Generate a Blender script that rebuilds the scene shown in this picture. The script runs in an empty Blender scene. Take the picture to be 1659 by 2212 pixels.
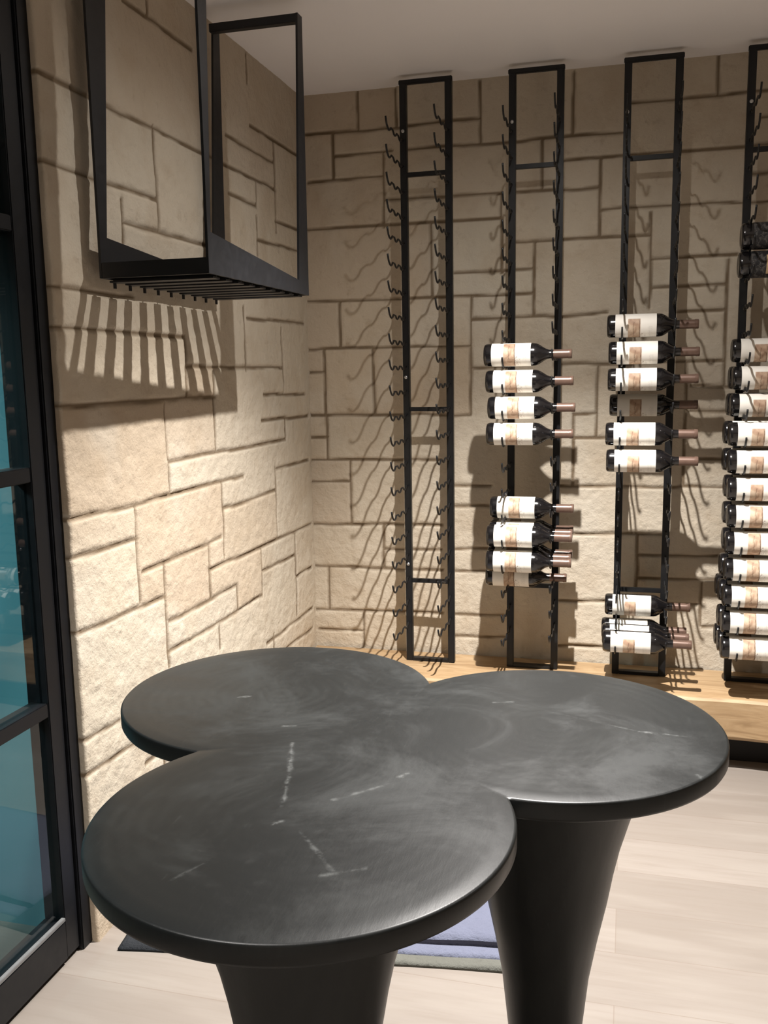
import bpy, bmesh, math, random
import numpy as np
from mathutils import Vector, Matrix

S = bpy.context.scene
C = S.collection
random.seed(4)
FZ = 1.32          # camera height above the floor; the floor is z = 0
PI = math.pi

# ------------------------------------------------------------------ camera
cam = bpy.data.cameras.new('camera')
camo = bpy.data.objects.new('camera', cam); C.objects.link(camo)
yaw, pit, rol = .260911, .151682, -.0168954
fw = Vector((-math.sin(yaw)*math.cos(pit), math.cos(yaw)*math.cos(pit), -math.sin(pit)))
rt = Vector((math.cos(yaw), math.sin(yaw), 0)); up = rt.cross(fw)
r2 = math.cos(rol)*rt + math.sin(rol)*up; u2 = -math.sin(rol)*rt + math.cos(rol)*up
M = Matrix((r2, u2, -fw)).transposed().to_4x4(); M.translation = (0, 0, FZ)
camo.matrix_world = M
cam.sensor_fit = 'HORIZONTAL'; cam.sensor_width = 36; cam.lens = 36*1978.17/1659
cam.clip_start = .02
S.camera = camo

# ------------------------------------------------------------------ light
S.view_settings.view_transform = 'Standard'; S.view_settings.look = 'None'
S.view_settings.exposure = 0.1; S.view_settings.gamma = 1; S.view_settings.use_curve_mapping = False
w = bpy.data.worlds.new('world'); S.world = w; w.use_nodes = True
w.node_tree.nodes['Background'].inputs[0].default_value = (.02, .02, .025, 1)
w.node_tree.nodes['Background'].inputs[1].default_value = .3
def spot(name, loc, power, deg=120, blend=.8, rad=.03, col=(1, .86, .68), aim=None):
    l = bpy.data.lights.new(name, 'SPOT'); l.energy = power; l.spot_size = math.radians(deg)
    l.spot_blend = blend; l.shadow_soft_size = rad; l.color = col
    o = bpy.data.objects.new(name, l); C.objects.link(o)
    o.location = (loc[0], loc[1], loc[2]+FZ)
    if aim: o.rotation_euler = (Vector(aim)-Vector(loc)).to_track_quat('-Z', 'Y').to_euler()
    return o
WARM = (1, .955, .915)
spot('ceiling_spot_rack', (-.19, 2.16, .985), 570, 102, 1, .013, WARM)
spot('ceiling_spot_rack_spill', (-.19, 2.16, .985), 52, 168, 1, .013, WARM)
spot('ceiling_spot_table', (-.80, .40, .985), 150, 110, 1, .07, WARM)
spot('fill_spot_behind', (.35, -.85, .985), 260, 100, 1, .07, WARM)  # unseen fill light, added so floor bounce lifts the ceiling
spot('ceiling_spot_right', (1.15, 1.75, .985), 52, 120, 1, .05, WARM)
spot('fill_spot_near', (1.25, .2, .985), 170, 96, 1, .07, WARM)  # added fill with no known fixture; brightens the out-of-view floor for bounce
spot('outer_fill_spot', (-2.15, .2, .55), 115, 66, .8, .1, (.55, .92, 1.0), (-2.0, 1.76, -.45))  # unseen cyan light added to brighten the teal wall behind the glass

# ------------------------------------------------------------------ helpers
def tag(o, label=None, cat=None, group=None, kind=None):
    if label: o['label'] = label
    if cat: o['category'] = cat
    if group: o['group'] = group
    if kind: o['kind'] = kind
    return o
def empty(name, loc, rot=(0, 0, 0)):
    o = bpy.data.objects.new(name, None); C.objects.link(o); o.location = loc; o.rotation_euler = rot
    o.empty_display_size = .05
    return o
def link(name, me, mat, parent=None, smooth=False, loc=None):
    o = bpy.data.objects.new(name, me); C.objects.link(o)
    if mat:
        for m in (mat if isinstance(mat, (list, tuple)) else [mat]): me.materials.append(m)
    if parent: o.parent = parent
    if loc: o.location = loc
    if smooth:
        me.polygons.foreach_set('use_smooth', [True]*len(me.polygons))
    return o
def bmobj(name, bm, mat, parent=None, smooth=False, loc=None, sharp=None):
    bmesh.ops.recalc_face_normals(bm, faces=bm.faces)
    me = bpy.data.meshes.new(name); bm.to_mesh(me); bm.free()
    o = link(name, me, mat, parent, smooth, loc)
    if sharp: me.set_sharp_from_angle(angle=math.radians(sharp))
    return o
def box(bm, x0, x1, y0, y1, z0, z1, bev=0, mi=0):
    vs = [bm.verts.new((x, y, z)) for z in (z0, z1) for y in (y0, y1) for x in (x0, x1)]
    fs = [bm.faces.new([vs[i] for i in f]) for f in ((0, 2, 3, 1), (4, 5, 7, 6), (0, 1, 5, 4), (2, 6, 7, 3), (0, 4, 6, 2), (1, 3, 7, 5))]
    for f in fs: f.material_index = mi
    if bev:
        es = {e for f in fs for e in f.edges}
        bmesh.ops.bevel(bm, geom=list(es), offset=bev, segments=2, affect='EDGES', clamp_overlap=True)
def boxobj(name, b, mat, parent=None, bev=0, org=(0, 0, 0)):
    bm = bmesh.new(); box(bm, b[0]-org[0], b[1]-org[0], b[2]-org[1], b[3]-org[1], b[4]-org[2], b[5]-org[2], bev)
    return bmobj(name, bm, mat, parent)
def lathe(bm, prof, n=32, axis='Z', cap=True):
    rings = []
    for t, r in prof:
        ring = []
        for k in range(n):
            a = 2*PI*k/n; c, s = r*math.cos(a), r*math.sin(a)
            ring.append(bm.verts.new((c, s, t) if axis == 'Z' else (t, c, s)))
        rings.append(ring)
    for a, b in zip(rings, rings[1:]):
        for k in range(n): bm.faces.new((a[k], a[(k+1) % n], b[(k+1) % n], b[k]))
    if cap:
        bm.faces.new(rings[0]); bm.faces.new(rings[-1])
def tube(bm, pts, r, n=8):
    pts = [Vector(p) for p in pts]; rings = []
    for i, p in enumerate(pts):
        t = (pts[min(i+1, len(pts)-1)]-pts[max(i-1, 0)]).normalized()
        s = Vector((1, 0, 0)) if abs(t.x) < .9 else Vector((0, 1, 0))
        a = t.cross(s).normalized(); b = t.cross(a)
        rings.append([bm.verts.new(p+r*(math.cos(2*PI*k/n)*a+math.sin(2*PI*k/n)*b)) for k in range(n)])
    for a, b in zip(rings, rings[1:]):
        for k in range(n): bm.faces.new((a[k], a[(k+1) % n], b[(k+1) % n], b[k]))
    bm.faces.new(rings[0]); bm.faces.new(rings[-1])

# ---- node helpers
class NT:
    def __init__(s, name):
        s.m = bpy.data.materials.new(name); s.m.use_nodes = True
        s.t = s.m.node_tree; s.b = s.t.nodes['Principled BSDF']
    def n(s, typ, **kw):
        nd = s.t.nodes.new(typ)
        for k, v in kw.items():
            if k.startswith('i_'):
                key = k[2:]; key = int(key) if key.isdigit() else key
                s.put(nd.inputs[key], v)
            else: setattr(nd, k, v)
        return nd
    def put(s, sock, v):
        if isinstance(v, bpy.types.NodeSocket): s.t.links.new(v, sock)
        elif hasattr(v, 'outputs'): s.t.links.new(v.outputs[0], sock)
        else:
            if isinstance(v, (tuple, list)) and len(v) == 3 and sock.type == 'RGBA': v = (*v, 1)
            sock.default_value = v
    def math(s, op, a, b=0., c=None, clamp=False):
        nd = s.t.nodes.new('ShaderNodeMath'); nd.operation = op; nd.use_clamp = clamp
        s.put(nd.inputs[0], a); s.put(nd.inputs[1], b)
        if c is not None: s.put(nd.inputs[2], c)
        return nd.outputs[0]
    def mix(s, f, a, b, bt='MIX'):
        nd = s.t.nodes.new('ShaderNodeMix'); nd.data_type = 'RGBA'; nd.blend_type = bt
        s.put(nd.inputs[0], f); s.put(nd.inputs[6], a); s.put(nd.inputs[7], b)
        return nd.outputs[2]
    def noise(s, vec, scale, detail=4, rough=.55, dist=0):
        nd = s.t.nodes.new('ShaderNodeTexNoise'); s.put(nd.inputs['Vector'], vec)
        nd.inputs['Scale'].default_value = scale; nd.inputs['Detail'].default_value = detail
        nd.inputs['Roughness'].default_value = rough; nd.inputs['Distortion'].default_value = dist
        return nd.outputs[0]
    def ramp(s, f, *stops):
        nd = s.t.nodes.new('ShaderNodeValToRGB'); e = nd.color_ramp.elements
        while len(e) < len(stops): e.new(.5)
        for el, (p, c) in zip(e, stops):
            el.position = p; el.color = (*c, 1) if isinstance(c, tuple) else (c, c, c, 1)
        s.put(nd.inputs[0], f); return nd.outputs[0]
    def step(s, x, a, b):      # smooth 0..1 from a to b
        nd = s.t.nodes.new('ShaderNodeMapRange'); nd.interpolation_type = 'SMOOTHSTEP'
        s.put(nd.inputs[0], x); nd.inputs[1].default_value = a; nd.inputs[2].default_value = b
        return nd.outputs[0]
    def coord(s, which='Object', scale=None):
        o = s.t.nodes.new('ShaderNodeTexCoord').outputs[which]
        if scale:
            nd = s.t.nodes.new('ShaderNodeMapping'); s.put(nd.inputs[0], o); nd.inputs['Scale'].default_value = scale
            o = nd.outputs[0]
        return o
    def bump(s, h, strength=.3, dist=.01):
        nd = s.n('ShaderNodeBump'); s.put(nd.inputs['Height'], h)
        nd.inputs['Strength'].default_value = strength; nd.inputs['Distance'].default_value = dist
        s.t.links.new(nd.outputs[0], s.b.inputs['Normal'])
    def set(s, **kw):
        for k, v in kw.items(): s.put(s.b.inputs[{'col': 'Base Color', 'rough': 'Roughness', 'metal': 'Metallic', 'spec': 'Specular IOR Level', 'coat': 'Coat Weight'}[k]], v)
        return s.m

def mat_metal(name, col, rough=.42, spec=.5, metal=0.):
    k = NT(name); P = k.coord()
    n = k.noise(P, 40, 3)
    k.set(col=k.mix(n, tuple(c*.75 for c in col), tuple(c*1.25 for c in col)), rough=k.math('MULTIPLY_ADD', n, .2, rough-.1), spec=spec, metal=metal)
    return k.m
def mat_stone():
    k = NT('limestone'); P = k.coord()
    a = k.n('ShaderNodeAttribute', attribute_name='tint'); sp = k.n('ShaderNodeSeparateColor', i_0=a.outputs['Color'])
    r, g, b = sp.outputs
    base = k.ramp(r, (0, (.53, .44, .33)), (.3, (.57, .49, .38)), (.6, (.60, .525, .41)), (.8, (.55, .495, .40)), (1, (.62, .555, .445)))
    base = k.mix(k.math('MULTIPLY', b, .45), base, (.50, .395, .295))
    n1 = k.noise(P, 5, 5, .6, .4); n2 = k.noise(P, 22, 6, .65); n3 = k.noise(P, 2.2, 3, .5, 1.0)
    base = k.mix(k.math('MULTIPLY', k.step(n1, .45, .72), .42), base, (.44, .345, .24))
    base = k.mix(k.math('MULTIPLY', k.step(n3, .5, .72), .4), base, (.64, .59, .50))
    base = k.mix(k.math('MULTIPLY', k.step(n2, .56, .75), .35), base, (.33, .25, .17))
    col = k.mix(g, base, (.20, .148, .095))
    nb = k.noise(P, 70, 8, .7); nc = k.noise(P, 24, 6, .6)
    k.bump(k.math('MULTIPLY_ADD', nc, 2.0, nb), .5, .007)
    return k.set(col=col, rough=.9, spec=.25)
def mat_plain(name, col, var=.12, scale=3, rough=.8, spec=.3):
    k = NT(name); n = k.noise(k.coord(), scale, 4)
    return k.set(col=k.mix(n, tuple(c*(1-var) for c in col), tuple(min(1, c*(1+var)) for c in col)), rough=rough, spec=spec)
def mat_floor():
    k = NT('pale_oak_planks'); P = k.coord()
    br = k.n('ShaderNodeTexBrick', offset=.37, squash=1.0)
    k.put(br.inputs['Vector'], P)
    for nm, v in (('Color1', (.0, .0, .0)), ('Color2', (1., 1., 1.)), ('Mortar', (.5, .5, .5)), ('Scale', 1.), ('Mortar Size', .0012), ('Brick Width', 1.9), ('Row Height', .18), ('Bias', 0.)):
        k.put(br.inputs[nm], v)
    g = k.noise(k.coord(scale=(2.5, 38, 38)), 1.6, 5, .6, .6); g2 = k.noise(k.coord(scale=(1, 6, 6)), 2.0, 3)
    c = k.mix(br.outputs['Color'], (.215, .187, .162), (.262, .232, .205))
    c = k.mix(k.math('MULTIPLY', k.step(g, .4, .75), .5), c, (.205, .174, .147))
    c = k.mix(k.math('MULTIPLY', k.step(g2, .45, .7), .35), c, (.305, .277, .246))
    c = k.mix(k.math('MULTIPLY', br.outputs['Fac'], .45), c, (.17, .13, .10))
    k.bump(k.math('SUBTRACT', g, k.math('MULTIPLY', br.outputs['Fac'], .6)), .12, .003)
    return k.set(col=c, rough=.5, spec=.35)
def mat_ledge():
    k = NT('ledge_wood'); P = k.coord(scale=(1.2, 9, 9))
    g = k.noise(P, 3.2, 6, .6, 1.2); n = k.noise(k.coord(), 4, 3)
    c = k.ramp(g, (.25, (.24, .15, .075)), (.5, (.39, .265, .145)), (.75, (.48, .35, .21)))
    c = k.mix(k.math('MULTIPLY', k.step(n, .5, .7), .3), c, (.24, .13, .055))
    k.bump(g, .25, .004)
    return k.set(col=c, rough=.5, spec=.4)
LH = [(1.731, 3.056, 0.619, 0.622), (2.665, 3.042, 0.707, 0.706), (2.851, 3.289, 0.782, 0.779), (3.289, 3.353, 0.779, 0.777), (1.736, 2.212, 0.444, 0.445), (2.041, 2.462, 0.364, 0.368), (2.462, 2.668, 0.368, 0.367), (1.733, 2.073, 0.19, 0.192), (1.73, 2.326, 0.107, 0.104), (2.34, 3.056, 0.022, 0.02), (1.731, 2.499, -0.061, -0.064), (2.77, 3.301, 0.179, 0.182), (2.878, 3.283, -0.069, -0.077), (3.046, 3.301, 0.517, 0.52), (2.882, 3.319, 0.435, 0.441), (2.665, 2.877, 0.54, 0.539), (2.1, 2.462, 0.883, 0.884), (2.861, 3.318, -0.156, -0.16), (2.203, 3.079, -0.227, -0.234), (1.725, 2.695, -0.313, -0.319), (2.539, 2.964, -0.403, -0.401), (2.975, 3.308, -0.328, -0.329), (2.04, 2.511, -0.492, -0.487), (2.419, 3.319, -0.569, -0.579), (2.821, 3.13, -0.659, -0.663), (3.133, 3.304, -0.746, -0.749), (2.167, 2.603, -0.653, -0.655), (2.148, 2.813, -0.735, -0.742), (2.834, 3.301, -0.917, -0.913), (1.726, 2.025, -0.395, -0.403), (1.736, 2.154, -0.566, -0.584), (1.732, 1.897, -0.82, -0.832), (1.725, 1.956, -0.905, -0.916)]
LV = [(2.215, 0.892, 0.924), (2.842, 0.906, 0.991), (3.05, 0.478, 0.779), (2.88, 0.539, 0.612), (2.876, 0.385, 0.506), (2.217, 0.37, 0.623), (2.039, 0.32, 0.419), (2.334, 0.022, 0.104), (2.331, -0.062, 0.022), (2.505, -0.064, 0.01), (2.747, 0.013, 0.212), (3.068, -0.069, 0.158), (2.199, -0.313, -0.073), (2.496, -0.227, -0.064), (3.077, -0.234, -0.165), (2.529, -0.554, -0.326), (2.964, -0.569, -0.323), (2.42, -0.653, -0.497), (2.812, -0.74, -0.582), (3.135, -0.897, -0.591), (2.61, -0.736, -0.66), (2.47, -0.825, -0.754), (2.15, -0.585, -0.49), (2.018, -0.563, -0.322), (2.15, -0.777, -0.582)]
BH = [(-1.17, -0.813, 0.865, 0.864), (-1.058, -0.843, 0.781, 0.784), (-1.164, -0.877, 0.697, 0.698), (-1.17, -0.447, 0.529, 0.529), (-1.174, -0.333, 0.266, 0.267), (-0.874, -0.784, 0.615, 0.615), (-0.784, -0.65, 0.616, 0.614), (-0.784, -0.523, 0.868, 0.87), (-0.789, -0.649, 0.784, 0.784), (-0.619, -0.034, 0.783, 0.785), (-0.62, -0.447, 0.615, 0.612), (-0.618, -0.334, 0.348, 0.35), (-0.229, -0.032, 0.705, 0.709), (-0.032, 0.421, 0.709, 0.709), (-0.228, -0.11, 0.612, 0.612), (-0.4, -0.258, 0.614, 0.614), (-0.104, -0.038, 0.536, 0.538), (-0.399, 0.056, 0.445, 0.444), (-0.549, -0.258, 0.181, 0.185), (-0.23, -0.077, 0.185, 0.19), (-0.009, 0.413, 0.876, 0.876), (-0.01, 0.428, 0.536, 0.535), (0.064, 0.339, 0.365, 0.368), (0.069, 0.308, 0.271, 0.272), (0.157, 0.311, 0.187, 0.187), (0.399, 0.417, 0.795, 0.795), (0.374, 0.424, 0.624, 0.624), (-0.236, 0.307, 0.016, 0.017), (-0.187, -0.11, -0.16, -0.159), (-0.186, -0.076, -0.246, -0.244), (-0.238, 0.328, -0.419, -0.415), (0.207, 0.345, -0.064, -0.07), (0.205, 0.339, -0.151, -0.152), (0.206, 0.324, -0.318, -0.315), (-0.236, 0.127, -0.591, -0.585), (0.048, 0.315, -0.662, -0.657), (0.05, 0.318, -0.75, -0.739), (-0.233, -0.065, -0.847, -0.841), (0.154, 0.263, -0.839, -0.837), (0.27, 0.34, -0.916, -0.914), (-0.231, -0.034, -1.017, -1.007), (-0.556, -0.431, 0.184, 0.184), (-0.546, -0.433, 0.011, 0.009), (-1.191, -0.559, -0.158, -0.16), (-1.183, -0.561, 0.091, 0.09), (-0.622, -0.483, -0.421, -0.419), (-0.622, -0.483, -0.498, -0.495), (-0.623, -0.483, -0.666, -0.658), (-0.624, -0.483, -0.75, -0.744), (-0.623, -0.431, -0.917, -0.911), (-0.623, -0.43, -1.007, -0.995), (-1.186, -1.121, 0.006, 0.005), (-1.182, -1.111, -0.245, -0.245), (-1.185, -0.669, -0.331, -0.327), (-1.184, -1.024, -0.415, -0.413), (-1.189, -0.67, -0.583, -0.571), (-0.89, -0.671, -0.671, -0.667), (-1.182, -0.665, -0.753, -0.746), (-1.184, -0.666, -0.926, -0.912), (-1.165, -0.983, -1.006, -1.004)]
BV = [(-0.964, 0.873, 0.995), (-0.823, 0.867, 0.992), (-1.062, 0.697, 0.857), (-0.874, 0.524, 0.774), (-1.052, 0.095, 0.259), (-0.701, 0.266, 0.518), (-0.519, 0.785, 0.99), (-0.445, 0.343, 0.612), (-0.204, 0.787, 0.989), (-0.305, 0.617, 0.779), (-0.109, 0.45, 0.704), (-0.332, 0.19, 0.437), (-0.556, -0.157, 0.261), (0.26, 0.881, 0.995), (0.062, 0.2, 0.518), (0.314, -0.062, 0.353), (-0.107, -0.244, 0.008), (-0.19, -0.418, -0.16), (0.193, -0.412, 0.018), (0.044, -0.791, -0.588), (0.264, -0.913, -0.756), (-1.117, -0.161, 0.09), (-0.924, -0.155, 0.092), (-1.113, -0.327, -0.161), (-1.024, -0.581, -0.333), (-0.896, -0.744, -0.585), (-1.123, -0.923, -0.758), (-0.982, -1.071, -0.929)]
# ------------------------------------------------------------------ stone walls
def vnoise(u, v, scale, seed):
    rg = np.random.RandomState(seed); G = rg.rand(128, 128)
    x, y = u*scale+37.3, v*scale+51.7
    xi, yi = np.floor(x).astype(int), np.floor(y).astype(int); fx, fy = x-xi, y-yi
    fx = fx*fx*(3-2*fx); fy = fy*fy*(3-2*fy); a = lambda i, j: G[i % 128, j % 128]
    return (a(xi, yi)*(1-fx)+a(xi+1, yi)*fx)*(1-fy)+(a(xi, yi+1)*(1-fx)+a(xi+1, yi+1)*fx)*fy
def fbm(u, v, scale, seed, octs=4, gain=.55):
    s = 0; amp = 1; tot = 0
    for k in range(octs): s = s+amp*vnoise(u, v, scale*2**k, seed+k); tot += amp; amp *= gain
    return s/tot*2-1
def stone_wall(name, u0, u1, z0, z1, segs, place, seed, mat, step=.006, rough=1.0, wrap=0):
    nu, nz = int(round((u1-u0)/step))+1, int(round((z1-z0)/step))+1
    us, zs = np.linspace(u0, u1, nu), np.linspace(z0, z1, nz)
    U, Zg = np.meshgrid(us, zs, indexing='ij')
    wu = U+.006*fbm(U, Zg, 7, seed+40, 3); wz = Zg+.006*fbm(U, Zg, 7, seed+60, 3)
    D = np.full(U.shape, .2)
    for a, b, c, d in segs:
        lo_u, hi_u = min(a, c)-.05, max(a, c)+.05; lo_z, hi_z = min(b, d)-.05, max(b, d)+.05
        i0, i1 = np.searchsorted(us, [lo_u, hi_u]); j0, j1 = np.searchsorted(zs, [lo_z, hi_z])
        if i0 >= i1 or j0 >= j1: continue
        x, y = wu[i0:i1, j0:j1], wz[i0:i1, j0:j1]; dx, dy = c-a, d-b
        t = np.clip(((x-a)*dx+(y-b)*dy)/(dx*dx+dy*dy+1e-9), 0, 1)
        D[i0:i1, j0:j1] = np.minimum(D[i0:i1, j0:j1], np.hypot(x-a-t*dx, y-b-t*dy))
    hw = .0034+.0014*fbm(U, Zg, 9, seed+80, 2)
    joint = 1-np.clip((D-hw)/.0035, 0, 1)
    # label the stones (flood fill over the cells that are not mortar)
    lab = np.zeros(U.shape, int); solid = (D > .009); cur = 0
    for i in range(0, nu, 4):
        for j in range(0, nz, 4):
            if solid[i, j] and not lab[i, j]:
                cur += 1; st = [(i, j)]; lab[i, j] = cur
                while st:
                    p, q = st.pop()
                    for e, f in ((p+1, q), (p-1, q), (p, q+1), (p, q-1)):
                        if 0 <= e < nu and 0 <= f < nz and solid[e, f] and not lab[e, f]:
                            lab[e, f] = cur; st.append((e, f))
    for _ in range(6):    # grow the labels over the joints
        for ax, sh in ((0, 1), (0, -1), (1, 1), (1, -1)):
            r = np.roll(lab, sh, ax); lab = np.where(lab == 0, r, lab)
    rg = np.random.RandomState(seed); R1, R2 = rg.rand(cur+1), rg.rand(cur+1)**1.6
    off = (rg.rand(cur+1)-.5)*.0025; tu, tz = (rg.rand(cur+1)-.5)*.003, (rg.rand(cur+1)-.5)*.003
    edge = np.clip((D-hw)/.006, 0, 1)**.6
    surf = rough*(.0026*fbm(U, Zg, 6, seed, 4)+.0017*fbm(U, Zg, 34, seed+9, 4, .65))
    face = off[lab]+tu[lab]*np.sin(U*9)+tz[lab]*np.sin(Zg*9)+surf
    h = -.0042+(face+.0052)*edge
    h = h+.0008*fbm(U, Zg, 60, seed+99, 2)
    V = place(U, Zg, h)
    if wrap:              # fold the near end of the wall back round its corner
        k = [(.0, .006), (.0, .02), (.0, .05), (.0, .09)]
        add = []
        for _, dep in reversed(k):
            W = V[0].copy(); W[:, 0] -= dep; W[:, 1] -= .0 if dep > .01 else .003; add.append(W)
        V = np.concatenate([np.stack(add), V]); 
        jj = np.concatenate([np.repeat(joint[:1], 4, 0), joint]); lb = np.concatenate([np.repeat(lab[:1], 4, 0), lab]); nu += 4
    else: jj, lb = joint, lab
    me = bpy.data.meshes.new(name)
    idx = np.arange(nu*nz).reshape(nu, nz)
    q = np.stack([idx[:-1, :-1], idx[1:, :-1], idx[1:, 1:], idx[:-1, 1:]], -1).reshape(-1, 4)
    me.vertices.add(nu*nz); me.vertices.foreach_set('co', V.reshape(-1).astype(np.float32))
    me.loops.add(q.size); me.loops.foreach_set('vertex_index', q.reshape(-1).astype(np.int32))
    me.polygons.add(len(q)); me.polygons.foreach_set('loop_start', np.arange(0, q.size, 4).astype(np.int32))
    me.update(calc_edges=True)
    at = me.attributes.new('tint', 'FLOAT_COLOR', 'POINT')
    colr = np.stack([R1[lb], jj, R2[lb], np.ones(lb.shape)], -1)
    at.data.foreach_set('color', colr.reshape(-1).astype(np.float32))
    o = link(name, me, mat, smooth=True); tag(o, kind='structure')
    return o
def segs_of(H, V):
    return [(a, c+FZ, b, d+FZ) for a, b, c, d in H]+[(u, a+FZ, u, b+FZ) for u, a, b in V]
stone = mat_stone()
LHx = [(1.75, 2.9, -1.06, -1.07), (1.75, 3.3, -1.2, -1.2), (2.0, 3.3, -.985, -.99)]
LVx = [(2.1, -1.06, -.9), (2.6, -1.2, -1.06), (2.9, -1.06, -.9), (1.98, -.9, -.81), (2.35, -1.32, -1.2)]
left = stone_wall('wall_left', 1.742, 3.36, 0, FZ+1.0, segs_of(LH+LHx, LV+LVx),
                  lambda u, z, h: np.stack([-1.18+h, u, z], -1), 11, stone, rough=1.25, wrap=1)
rr = random.Random(3); BX = []; z = -1.0
while z < .95:                                        # plain courses beyond the racks to the right
    hgt = rr.choice([.12, .17, .22, .26]); BX.append((.46, 2.2, z, z)); x = .46+rr.random()*.3
    while x < 2.2: BX.append((x, x, z, min(z+hgt, 1.0))); x += .2+rr.random()*.35
    z += hgt
bsegs = segs_of(BH, BV)+[(a, c+FZ, b, d+FZ) for a, b, c, d in BX]
back = stone_wall('wall_back', -1.192, 2.2, 0, FZ+1.0, bsegs, lambda u, z, h: np.stack([u, 3.343-h, z], -1), 23, stone)

plaster = mat_plain('ceiling_paint', (.90, .88, .885), .04, 2, .9)
beige = mat_plain('side_wall_plaster', (.50, .42, .33), .08, 3, .9)
teal = mat_plain('teal_panel', (.12, .27, .30), .22, 1.6, .35, .5)
def struct(name, b, mat): return tag(boxobj(name, b, mat), kind='structure')
floor = struct('floor', (-3.2, 2.3, -1.7, 3.45, -.08, 0), mat_floor())
struct('ceiling', (-3.2, 2.3, -1.7, 3.45, FZ+1.0, FZ+1.08), plaster)
struct('wall_right', (2.2, 2.3, -1.7, 3.45, 0, FZ+1.0), beige)
struct('wall_front', (-3.2, 2.3, -1.7, -1.6, 0, FZ+1.0), beige)
struct('wall_outside_back', (-3.2, -1.275, 1.762, 1.85, 0, FZ+1.0), teal)
struct('wall_outside_left', (-3.2, -3.1, -1.7, 1.76, 0, FZ+1.0), teal)

# ------------------------------------------------------------------ glazed black steel door beside the wall
steel = mat_metal('black_steel', (.007, .0072, .008), .42, .35)
steel2 = mat_metal('door_black_paint', (.005, .0055, .007), .42, .3)
def mat_glass():
    k = NT('door_glass'); t = k.t
    tr = k.n('ShaderNodeBsdfTransparent', i_0=(.90, .96, .96)); gl = k.n('ShaderNodeBsdfGlossy', i_0=(1, 1, 1)); gl.inputs['Roughness'].default_value = .02
    fr = k.n('ShaderNodeFresnel'); fr.inputs[0].default_value = 1.5
    mx = k.n('ShaderNodeMixShader'); bf = k.n('ShaderNodeNewGeometry').outputs['Backfacing']; k.put(mx.inputs[0], k.math('MULTIPLY', fr.outputs[0], k.math('SUBTRACT', 1., bf))); t.links.new(tr.outputs[0], mx.inputs[1]); t.links.new(gl.outputs[0], mx.inputs[2])
    t.links.new(mx.outputs[0], t.nodes['Material Output'].inputs[0])
    return k.m
glass = mat_glass()
jamb = boxobj('trim_1', (-1.275, -1.197, 1.705, 1.752, 0, FZ+1.0), steel2, bev=.003); tag(jamb, kind='structure')
dr = empty('door_1', (-1.23, .9, 0)); tag(dr, kind='structure')
O = (-1.23, .9, 0)
def dp(name, b, mat, bev=.002): return boxobj(name, b, mat, dr, bev, O)
dp('stile', (-1.258, -1.205, 1.655, 1.703, .012, FZ+.995), steel2)
dp('stile', (-1.258, -1.205, .10, .16, .012, FZ+.995), steel2)
dp('bottom_rail', (-1.258, -1.203, .16, 1.655, .012, .104), steel2)
bead = mat_metal('glazing_bead_grey', (.16, .16, .16), .35, .6)
dp('glazing_bead', (-1.213, -1.203, .16, 1.655, .1045, .1125), bead, .001)
mz = [FZ-.733, FZ-.217, FZ+.292]
for z in mz: dp('muntin', (-1.250, -1.207, .16, 1.655, z, z+.032), steel2)
zz = [.113]+[v for z in mz for v in (z, z+.032)]+[FZ+.99]
for a, b in zip(zz[::2], zz[1::2]): dp('glass_pane', (-1.226, -1.220, .16, 1.655, a, b), glass, 0)

# ------------------------------------------------------------------ wooden ledge along the back wall
lg = empty('wooden_ledge', (.5, 3.15, 0)); tag(lg, 'thick tan wooden ledge along the foot of the stone back wall, carrying the racks', 'ledge')
bm = bmesh.new(); n = 120; zt, zb = FZ-1.068, FZ-1.206; rings = []
for i in range(n+1):
    x = -1.17+3.37*i/n; wv = .004*math.sin(x*7)+.003*math.sin(x*19+1)
    rings.append([bm.verts.new((x-.5, y-3.15, z)) for y, z in ((3.325, zt), (3.026+wv, zt), (3.018+wv, zt-.008), (3.02+wv*1.6, zb+.012), (3.03+wv, zb), (3.325, zb))])
for a, b in zip(rings, rings[1:]):
    for k in range(6): bm.faces.new((a[k], a[(k+1) % 6], b[(k+1) % 6], b[k]))
bm.faces.new(rings[0]); bm.faces.new(rings[-1])
bmobj('slab', bm, mat_ledge(), lg)
boxobj('toe_kick', (-1.165, 2.2, 3.14, 3.325, 0, zb), mat_plain('toe_black', (.012, .011, .011), .1, 5, .6), lg, 0, (.5, 3.15, 0))

# ------------------------------------------------------------------ wine racks
K = .98
SLOT = [3.238*K, 3.16*K, 3.08*K]
def zrow(r): return FZ+K*(.049-.087*r)
PY, PW = 3.214, .0235
bolt_m = mat_metal('bolt_zinc', (.55, .56, .58), .3, .5, .9)
def make_peg(xc, zr, neck):
    lowz = zr-(.0175 if neck else .0405)
    pts = [(0, PY+.004, lowz+.010)]
    for i, sy in enumerate(SLOT):
        pts += [(0, sy+.026, lowz+.011), (0, sy+.012, lowz+.0015), (0, sy, lowz-.001), (0, sy-.012, lowz+.0015), (0, sy-.026, lowz+.010)]
    pts += [(0, SLOT[2]-.034, lowz+.020), (0, SLOT[2]-.040, lowz+.032)]
    return pts
RX = [-.780, -.406, -.0348, .339]
RW = .181
RL = ['bare black steel wine rack with empty pegs, nearest the stone corner',
      'black steel wine rack beside the empty one, holding two clusters of bottles',
      'black steel wine rack with six bottles up high and a few at its foot',
      'black steel wine rack cut off by the right edge, filled with bottles']
first = None
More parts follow.
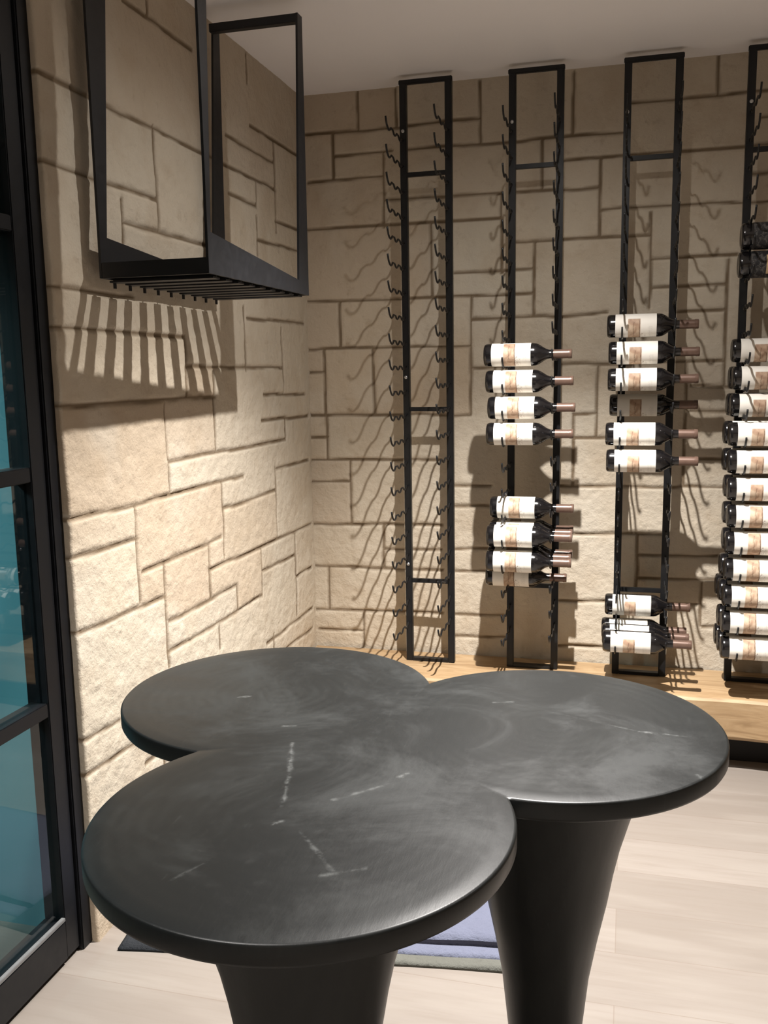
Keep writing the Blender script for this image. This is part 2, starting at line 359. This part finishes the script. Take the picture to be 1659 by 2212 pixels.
def build_rack(x0):
    org = (x0+RW/2, PY, zt)
    r = empty('wine_rack', org)
    for s in (0, 1):
        xa = x0 if s == 0 else x0+RW-PW
        boxobj('post', (xa, xa+PW, PY, PY+.025, zt, FZ+.98), steel, r, .002, org)
    boxobj('top_bar', (x0-.002, x0+RW+.002, PY-.001, PY+.014, FZ+.966, FZ+.9815), steel, r, .002, org)
    boxobj('base_bar', (x0+PW, x0+RW-PW, PY, PY+.025, zt, zt+.012), steel, r, .001, org)
    for z in (.672, -.134, -.763): boxobj('rung', (x0+PW, x0+RW-PW, PY+.004, PY+.018, FZ+z-.007, FZ+z+.008), steel, r, .001, org)
    for s in (0, 1):
        xc = x0+PW/2 if s == 0 else x0+RW-PW/2
        for q in range(-9, 12):
            bm = bmesh.new()
            tube(bm, [(xc-org[0], p[1]-org[1], p[2]-org[2]) for p in make_peg(xc, zrow(q), s)], .0032, 6)
            bmobj('peg', bm, steel, r, True)
    for z in (.815, -.02, -.70):
        bm = bmesh.new(); lathe(bm, [(0, .006), (.003, .006), (.0045, .003)], 12)
        o = bmobj('bolt', bm, bolt_m, r, True, (x0+PW/2-org[0], -.0005, FZ+z-org[2])); o.rotation_euler = (PI/2, 0, 0)
    return r
rack0 = build_rack(RX[0])
for i, x in enumerate(RX):
    if i == 0: r = rack0
    else:
        r = rack0.copy(); C.objects.link(r); r.location.x = x+RW/2
        for ch in list(rack0.children):
            c = ch.copy(); C.objects.link(c); c.parent = r
    tag(r, RL[i], 'wine rack', 'floor to ceiling wine racks')

# ------------------------------------------------------------------ wine bottles
bottle_glass = NT('dark_bottle_glass').set(col=(.006, .0055, .006), rough=.15, spec=.7)
def mat_label():
    k = NT('cream_label'); uv = k.n('ShaderNodeUVMap').outputs[0]
    sx = k.n('ShaderNodeSeparateXYZ', i_0=uv); u, v = sx.outputs[0], sx.outputs[1]
    nz = k.noise(uv, 9, 4); wob = k.math('MULTIPLY_ADD', nz, .05, -.025)
    def band(x, a, b, s=.012): return k.math('MULTIPLY', k.step(x, a-s, a+s), k.math('SUBTRACT', 1., k.step(x, b-s, b+s)))
    patch = k.math('MULTIPLY', band(u, .31, .61), band(v, .20, .80, .01))
    art = k.noise(uv, 5, 3, .5, 1.2)
    pc = k.ramp(art, (.3, (.30, .17, .10)), (.5, (.42, .28, .18)), (.7, (.56, .43, .31)))
    col = k.mix(k.noise(uv, 3, 2), (.76, .73, .66), (.84, .81, .75))
    col = k.mix(k.math('MULTIPLY', patch, .92), col, pc)
    line = k.math('MULTIPLY', band(k.math('ADD', u, wob), .585, .60, .006), band(v, .22, .76))
    scr = k.math('MULTIPLY', k.math('MULTIPLY', band(u, .56, .74, .03), band(v, .26, .48, .04)), k.step(k.noise(uv, 32, 2, .5, 2.), .56, .62))
    l2 = k.math('MULTIPLY', band(k.math('ADD', u, k.math('MULTIPLY', wob, 2.)), .44, .455, .006), band(v, .40, .72))
    col = k.mix(k.math('MULTIPLY', k.math('MAXIMUM', line, k.math('MULTIPLY', l2, .6)), .9), col, (.075, .035, .02))
    col = k.mix(k.math('MULTIPLY', scr, .85), col, (.13, .06, .035))
    txt = k.math('MULTIPLY', k.math('MULTIPLY', band(u, .80, .90, .01), band(v, .36, .64, .01)),
                 k.math('MULTIPLY', k.step(k.math('SINE', k.math('MULTIPLY', u, 190.)), .1, .5), k.step(k.noise(uv, 60, 1), .42, .55)))
    col = k.mix(k.math('MULTIPLY', txt, .45), col, (.30, .27, .24))
    return k.set(col=col, rough=.55, spec=.3)
def mat_dark_label():
    k = NT('black_label'); uv = k.n('ShaderNodeUVMap').outputs[0]
    sx = k.n('ShaderNodeSeparateXYZ', i_0=uv); u, v = sx.outputs[0], sx.outputs[1]
    patch = k.math('MULTIPLY', k.step(u, .37, .38), k.math('MULTIPLY', k.step(v, .30, .31), k.math('SUBTRACT', 1., k.step(v, .67, .68))))
    patch = k.math('MULTIPLY', patch, k.math('SUBTRACT', 1., k.step(u, .68, .69)))
    base = k.mix(k.step(k.noise(uv, 12, 4, .6, 1.), .45, .65), (.018, .018, .020), (.10, .095, .09))
    return k.set(col=k.mix(patch, base, k.mix(k.noise(uv, 6), (.50, .34, .19), (.62, .47, .28))), rough=.5, spec=.3)
lab_m, dlab_m = mat_label(), mat_dark_label()
def mat_caps():
    k = NT('copper_foil'); n = k.noise(k.coord(), 60, 3)
    return k.set(col=k.mix(n, (.105, .062, .046), (.18, .115, .088)), rough=.32, spec=.5, metal=.3)
cap_m = mat_caps()
L = .280
def bottle_meshes(R, shoulder, lab0, lab1):
    body = [(.004, .0), (.003, R*.55), (0, R*.80), (.002, R*.93), (.008, R*.99), (.014, R)]
    body += [(shoulder, R)]
    for t in (.15, .3, .45, .6, .75, .9, 1.0):
        a = t*PI/2; body.append((shoulder+.052*t, .0138+(R-.0138)*(.5+.5*math.cos(t*PI))))
    body += [(.226, .0136)]
    bm = bmesh.new(); lathe(bm, body[1:], 40, 'X'); me1 = bpy.data.meshes.new('glass_body')
    bmesh.ops.recalc_face_normals(bm, faces=bm.faces); bm.to_mesh(me1); bm.free()
    bm = bmesh.new(); lathe(bm, [(.222, .0139), (.2222, .0144), (.268, .0142), (.2685, .0152), (.2785, .0152), (L, .0140)], 28, 'X')
    bmesh.ops.recalc_face_normals(bm, faces=bm.faces); me2 = bpy.data.meshes.new('capsule'); bm.to_mesh(me2); bm.free()
    bm = bmesh.new(); uvl = bm.loops.layers.uv.new('UVMap'); nA, amax = 40, math.radians(118); rows = []
    for rad in (R+.0005, R-.0004):
        row = []
        for i in range(nA+1):
            ph = -amax+2*amax*i/nA
            row.append([bm.verts.new((x, -rad*math.cos(ph), rad*math.sin(ph))) for x in (lab0, lab1)])
        rows.append(row)
    o, inn = rows; uvof = {}
    for row in rows:
        for i in range(nA+1):
            for j in (0, 1): uvof[row[i][j]] = (j, i/nA)
    for i in range(nA):
        bm.faces.new((o[i][0], o[i][1], o[i+1][1], o[i+1][0])); bm.faces.new((inn[i][0], inn[i+1][0], inn[i+1][1], inn[i][1]))
        for j in (0, 1): bm.faces.new((o[i][j], o[i+1][j], inn[i+1][j], inn[i][j]))
    for i in (0, nA): bm.faces.new((o[i][0], o[i][1], inn[i][1], inn[i][0]))
    bmesh.ops.recalc_face_normals(bm, faces=bm.faces)
    for f in bm.faces:
        for l in f.loops: l[uvl].uv = uvof[l.vert]
    me3 = bpy.data.meshes.new('label'); bm.to_mesh(me3); bm.free()
    return me1, me3, me2
def make_bottle(kind):
    R, sh, a, b = (.0365, .160, .0255, .152) if kind == 'white' else (.0400, .150, .034, .150)
    m1, m2, m3 = bottle_meshes(R, sh, a, b)
    r = empty('wine_bottle', (0, 0, 0))
    o = link('glass_body', m1, bottle_glass, r, True); m1.set_sharp_from_angle(angle=math.radians(50))
    link('label', m2, lab_m if kind == 'white' else dlab_m, r, True); m2.set_sharp_from_angle(angle=math.radians(40))
    link('capsule', m3, cap_m, r, True); m3.set_sharp_from_angle(angle=math.radians(40))
    return r
protos = {k: [make_bottle(k), False] for k in ('white', 'dark')}
rb = random.Random(8)
def put_bottle(kind, x, slot, row, rot, label, group):
    p, used = protos[kind]
    if not used: protos[kind][1] = True; r = p
    else:
        r = p.copy(); C.objects.link(r)
        for ch in list(p.children):
            c = ch.copy(); C.objects.link(c); c.parent = r
    r.location = (x, SLOT[slot], zrow(row)+(.0035 if kind == 'dark' else 0)); r.rotation_euler = (math.radians(rot), 0, 0)
    tag(r, label, 'wine bottle', group)
    r.location.x = x
# (left end x, slot from the wall, row, label text)
B2 = [(-.466, 2, 0, 'cream-labelled dark bottle, topmost on the second rack from the stone corner'),
      (-.460, 2, 1, 'cream-labelled dark bottle, second from the top on the rack beside the empty rack'),
      (-.453, 2, 2, 'cream-labelled dark bottle, third from the top on the rack beside the empty rack'),
      (-.458, 2, 3, 'cream-labelled dark bottle, lowest of the upper four on the rack beside the empty rack'),
      (-.457, 1, 6, 'cream-labelled dark bottle just below the gap, top of the lower cluster on the second rack'),
      (-.457, 2, 7, 'front cream-labelled bottle of three in one row, second row of the lower cluster, second rack'),
      (-.460, 1, 7, 'middle bottle in the second row of the lower cluster on the second rack'),
      (-.462, 0, 7, 'rearmost bottle by the wall, second row of the lower cluster, second rack'),
      (-.459, 2, 8, 'front cream-labelled bottle in the last row but one of the second rack'),
      (-.465, 1, 8, 'middle bottle in the last row but one of the second rack'),
      (-.464, 0, 8, 'bottle nearest the wall in the last row but one of the second rack'),
      (-.483, 0, 9, 'shaded cream-labelled bottle, lowest on the second rack from the corner')]
B3 = [(-.072, 1, -1, 'white-labelled bottle with brown picture, topmost on the third rack'),
      (-.066, 1, 0, 'white-labelled bottle, second from the top on the third rack'),
      (-.067, 1, 1, 'white-labelled bottle, third from the top on the third rack'),
      (-.061, 0, 2, 'dim bottle in shade with greyed label, fourth from the top on the third rack'),
      (-.069, 2, 3, 'bright white-labelled bottle right below the shaded one on the third rack'),
      (-.065, 2, 4, 'white-labelled bottle, lowest of the upper six on the third rack'),
      (-.063, 0, 10, 'white-labelled bottle striped by peg shadows near the foot of the third rack'),
      (-.065, 2, 11, 'front bottle of the three at the very bottom of the third rack'),
      (-.069, 1, 11, 'middle bottle of the three at the very bottom of the third rack'),
      (-.073, 0, 11, 'rearmost bottle of the three at the very bottom of the third rack')]
for row, B, g in ((0, B2, 'bottles on the second rack'), (0, B3, 'bottles on the third rack')):
    for x, s, r, t in B:
        rot = (40 if B is B3 else 4)+rb.uniform(-4, 4)
        put_bottle('white', x*K, s, r, rot, t, g)
ordn = ['topmost', 'second', 'third', 'fourth', 'fifth', 'sixth', 'seventh', 'eighth', 'ninth', 'tenth', 'eleventh', 'lowest']
put_bottle('dark', .330*K, 1, -4, -5, 'black-labelled bottle with tan patch, upper of the two high on the right-edge rack', 'bottles on the right-edge rack')
put_bottle('dark', .325*K, 1, -3, 3, 'black-labelled bottle with tan patch, lower of the two high on the right-edge rack', 'bottles on the right-edge rack')
R4 = [(.310, (1,)), (.316, (1, 0)), (.312, (1, 0)), (.300, (2, 1)), (.300, (2, 1)), (.304, (2, 1)), (.307, (2, 1)), (.306, (2, 1)), (.303, (2, 1)), (.303, (2, 1, 0)), (.303, (2, 1)), (.304, (2, 1, 0))]
for i, (x, sl) in enumerate(R4):
    for q, s in enumerate(sl):
        wh = ['front', 'second', 'hindmost'][q]
        if q == 0: t = f'white-labelled bottle in front, {ordn[i]} of the twelve rows on the right-edge rack'
        else: t = f'dark bottle end peeking out {"just behind the front bottle" if q == 1 else "next to the wall"}, {ordn[i]} of twelve rows, right-edge rack'
        put_bottle('white', x-(.004*q)+rb.uniform(-.002, .002), s, i, (40 if i < 6 else 3)+rb.uniform(-3, 3), t, 'bottles on the right-edge rack')

# ------------------------------------------------------------------ hanging stemware rack
sroot = empty('stemware_rack', (-1.01, 2.19, FZ+.2)); tag(sroot, 'black steel hanging stemware rack by the left stone wall', 'stemware rack')
so = (-1.01, 2.19, FZ+.2)
sst = mat_metal('stemware_black', (.011, .0115, .0135), .45, .4)
def plate(x, pairs):
    bm = bmesh.new()
    V = [[[bm.verts.new((xx-so[0], y-so[1], z+FZ-so[2])) for y, z in p] for p in pairs] for xx in (x-.003, x+.003)]
    for f in V:
        for i in range(3): bm.faces.new((f[i][0], f[i+1][0], f[i+1][1], f[i][1]))
    a, b = V
    for i in range(3):
        for k in (0, 1): bm.faces.new((a[i][k], a[i+1][k], b[i+1][k], b[i][k]))
    for i in (0, 3): bm.faces.new((a[i][0], a[i][1], b[i][1], b[i][0]))
    return bmobj('side_plate', bm, sst, sroot)
xl, xr = -1.143, -.882
plate(xl, [((1.868, 1.0), (1.968, 1.0)), ((1.868, .217), (1.898, .308)), ((2.530, .217), (2.450, .268)), ((2.555, .955), (2.515, .955))])
plate(xr, [((1.866, 1.0), (1.922, 1.0)), ((1.866, .217), (1.882, .305)), ((2.510, .217), (2.434, .253)), ((2.516, .955), (2.482, .955))])
def sb(name, *b): return boxobj(name, b, sst, sroot, .001, so)
sb('front_bar', xl+.003, xr-.003, 1.868, 1.880, FZ+.217, FZ+.251)
sb('back_bar', xl+.003, xr-.003, 2.496, 2.508, FZ+.217, FZ+.251)
sb('top_bar', xl+.003, xr-.003, 2.486, 2.508, FZ+.934, FZ+.956)
for i in range(9):
    y = 1.915+i*.0672
    bm = bmesh.new()
    for b in ((xl+.003, xr-.003, y-.002, y+.002, FZ+.214, FZ+.246), (xl+.003, xr-.003, y-.017, y+.017, FZ+.210, FZ+.214), (xl+.004, xl+.008, y-.004, y+.004, FZ+.198, FZ+.212)):
        box(bm, b[0]-so[0], b[1]-so[0], b[2]-so[1], b[3]-so[1], b[4]-so[2], b[5]-so[2])
    bmobj('glass_rail', bm, sst, sroot)

# ------------------------------------------------------------------ three-lobed table
TO = Vector((-.364, 1.304, 0)); TZ = FZ-.56
CC = [Vector((-.3917, 1.0395)), Vector((-.1125, 1.4124)), Vector((-.5891, 1.4618))]
RR = .2722
def mat_table(name, scratches):
    k = NT(name); P = k.coord()
    sp = k.n('ShaderNodeSeparateXYZ', i_0=P); fl = k.n('ShaderNodeCombineXYZ'); k.put(fl.inputs[0], sp.outputs[0]); k.put(fl.inputs[1], sp.outputs[1]); F = fl.outputs[0]
    nz = k.noise(F, 7, 4, .6)
    ds = []
    for c in CC:
        nd = k.n('ShaderNodeVectorMath', operation='DISTANCE'); k.put(nd.inputs[0], F); nd.inputs[1].default_value = (c.x-TO.x+.006, c.y-TO.y-.006, 0); ds.append(nd.outputs['Value'])
    d = k.math('MINIMUM', k.math('MINIMUM', ds[0], ds[1]), ds[2])
    dd = k.math('MULTIPLY_ADD', nz, .02, d)
    ring = k.math('MULTIPLY_ADD', k.math('SINE', k.math('MULTIPLY', dd, 300.)), .5, .5)
    ring2 = k.math('MULTIPLY_ADD', k.math('SINE', k.math('MULTIPLY', dd, 95.)), .5, .5)
    rg = k.math('MULTIPLY', k.math('MULTIPLY_ADD', ring, .5, k.math('MULTIPLY', ring2, .35)), k.step(k.noise(F, 5, 3), .40, .68))
    mott = k.step(k.noise(F, 4, 6, .68, .8), .42, .72)
    fine = k.noise(k.coord(scale=(30, 6, 6)), 4, 5, .7)
    col = k.mix(mott, (.0085, .0098, .0100), (.0165, .0188, .0186))
    col = k.mix(k.math('MULTIPLY', rg, .30), col, (.030, .033, .032))
    col = k.mix(k.math('MULTIPLY', k.step(fine, .58, .74), .25), col, (.035, .038, .037))
    for (ax, ay, bx, by, wd, st) in scratches:
        a = Vector((ax-TO.x, ay-TO.y, 0)); b = Vector((bx-TO.x, by-TO.y, 0)); ab = b-a
        pa = k.n('ShaderNodeVectorMath', operation='SUBTRACT'); k.put(pa.inputs[0], F); pa.inputs[1].default_value = a
        dt = k.n('ShaderNodeVectorMath', operation='DOT_PRODUCT'); k.put(dt.inputs[0], pa.outputs[0]); dt.inputs[1].default_value = ab/ab.dot(ab)
        t = k.math('ADD', dt.outputs['Value'], 0., clamp=True)
        sc = k.n('ShaderNodeVectorMath', operation='SCALE'); sc.inputs[0].default_value = ab; k.put(sc.inputs['Scale'], t)
        di = k.n('ShaderNodeVectorMath', operation='DISTANCE'); k.put(di.inputs[0], pa.outputs[0]); k.put(di.inputs[1], sc.outputs[0])
        dist = k.math('MULTIPLY_ADD', k.noise(F, 34, 4, .65), .017, di.outputs['Value'])
        m = k.math('SUBTRACT', 1., k.step(dist, wd+.004, wd+.0115))
        m = k.math('MULTIPLY', m, k.step(k.noise(F, 30, 5, .75), .40, .60))
        col = k.mix(k.math('MULTIPLY', m, st*.62), col, (.25, .262, .258))
    k.bump(k.math('MULTIPLY_ADD', ring, .2, fine), .08, .002)
    return k.set(col=col, rough=k.math('MULTIPLY_ADD', mott, .14, .36), spec=.32)
SCR = [(-.486, 1.252, -.449, 1.136, .003, .55), (-.449, 1.136, -.424, 1.05, .0015, .6), (-.42, 1.006, -.412, 1.015, .003, .8), (-.382, .997, -.339, .95, .002, .45),
       (-.339, .95, -.313, .92, .002, .4), (-.322, .906, -.278, .933, .002, .55), (-.366, 1.086, -.301, 1.154, .0012, .5), (-.296, 1.175, -.288, 1.190, .003, .9),
       (-.524, 1.314, -.504, 1.318, .002, .6), (.028, 1.412, .103, 1.407, .0018, .75), (-.12, 1.47, .028, 1.412, .001, .35), (.106, 1.27, .110, 1.262, .003, .7),
       (-.484, .86, -.464, .9, .001, .35), (-.65, 1.42, -.63, 1.43, .002, .5), (-.21, 1.49, -.18, 1.50, .002, .35)]
top_m, leg_m = mat_table('ebonised_top', SCR), mat_table('ebonised_leg', [])
troot = empty('pedestal_table', TO); tag(troot, 'black wooden table with three joined round tops on tapering trunk legs', 'table')
cen = (CC[0]+CC[1]+CC[2])/3; cen = Vector((cen.x, cen.y))
def outline(th, r):
    d = Vector((math.cos(th), math.sin(th))); best = 0
    for c in CC:
        v = c-cen; b = d.dot(v); q = b*b-v.dot(v)+r*r
        if q >= 0: best = max(best, b+math.sqrt(q))
    return cen+d*best
ths = sorted([2*PI*i/540 for i in range(540)]+[math.atan2(*((CC[i]+CC[j])/2-cen).yx) % (2*PI) for i, j in ((0, 1), (1, 2), (0, 2))])
bm = bmesh.new(); rings = []
for r, z in ((RR-.030, 0), (RR-.0045, 0), (RR-.0018, -.0006), (RR-.0005, -.0019), (RR, -.0042), (RR, -.023), (RR-.002, -.027), (RR-.007, -.030), (RR-.05, -.032)):
    rings.append([bm.verts.new((*(outline(t, r)-Vector(TO.xy)), TZ+z)) for t in ths])
N = len(ths)
for a, b in zip(rings, rings[1:]):
    for i in range(N): bm.faces.new((a[i], a[(i+1) % N], b[(i+1) % N], b[i]))
for rg_, z in ((rings[0], 0), (rings[-1], -.032)):
    c = bm.verts.new((*(cen-Vector(TO.xy)), TZ+z))
    for i in range(N): bm.faces.new((rg_[i], rg_[(i+1) % N], c))
bmobj('tabletop', bm, top_m, troot, True, sharp=35)
lp_ = [(-.591, .185), (-.600, .172), (-.62, .160), (-.65, .148), (-.70, .132), (-.755, .1165), (-.80, .107), (-.85, .0985), (-.92, .084), (-.99, .0715), (-1.09, .061), (-1.18, .057), (-1.27, .058), (-1.315, .061), (-1.32, .060)]
for i, c in enumerate(CC):
    bm = bmesh.new(); lathe(bm, [(z+FZ, r) for z, r in lp_], 64)
    bmobj('leg', bm, leg_m, troot, True, (c.x-TO.x, c.y-TO.y, 0), 60)

# ------------------------------------------------------------------ rug on the floor behind the table
ang = math.atan2(.135, .925)
rug = empty('floor_rug', (-1.118, 1.722, 0), (0, 0, ang)); tag(rug, 'lavender blue rug with black stripe and grey edge on the pale floor under the table', 'rug')
def mat_pile(name, c):
    k = NT(name); P = k.coord(); n = k.noise(P, 55, 5, .7); n2 = k.noise(P, 9, 3)
    col = k.mix(n2, tuple(v*.85 for v in c), tuple(min(1, v*1.12) for v in c)); k.bump(n, .8, .008)
    return k.set(col=k.mix(k.math('MULTIPLY', k.step(n, .55, .75), .35), col, tuple(v*.6 for v in c)), rough=.95, spec=.1)
def slab(name, x0, x1, y0, y1, z1, mat, nx=60, ny=6, wav=.003):
    bm = bmesh.new(); g = []
    for i in range(nx+1):
        row = []
        for j in range(ny+1):
            x = x0+(x1-x0)*i/nx; y = y0+(y1-y0)*j/ny
            e = min(i, nx-i, j, ny-j) == 0
            row.append(bm.verts.new((x, y+wav*math.sin(x*11+y0*30), z1*(.55 if e else 1)+(0 if e else wav*.6*math.sin(x*23+y*17)))))
        g.append(row)
    for i in range(nx):
        for j in range(ny): bm.faces.new((g[i][j], g[i+1][j], g[i+1][j+1], g[i][j+1]))
    bd = [g[i][0] for i in range(nx+1)]+[g[nx][j] for j in range(1, ny+1)]+[g[i][ny] for i in range(nx-1, -1, -1)]+[g[0][j] for j in range(ny-1, 0, -1)]
    lo_ = [bm.verts.new((v.co.x, v.co.y, .0005)) for v in bd]; m = len(bd)
    for i in range(m): bm.faces.new((bd[i], bd[(i+1) % m], lo_[(i+1) % m], lo_[i]))
    bm.faces.new(lo_)
    return bmobj(name, bm, mat, rug, True)
lav = mat_pile('rug_lavender', (.155, .168, .232)); blk = mat_pile('rug_black', (.010, .010, .016)); gry = mat_pile('rug_grey', (.14, .142, .125)); dgr = mat_pile('rug_dark_edge', (.03, .032, .036))
RWD, RDP = .935, .47
slab('edging', .11, RWD, .0, .036, .010, gry)
slab('pile_border', .11, RWD, .036, .077, .013, lav)
slab('stripe', .11, RWD, .077, .097, .012, blk)
slab('pile', .11, RWD-.05, .097, RDP, .015, lav, 60, 14)
slab('side_edging', 0, .11, .0, RDP, .012, dgr, 10, 24); slab('side_edging', RWD-.05, RWD, .097, RDP, .012, dgr, 10, 20)
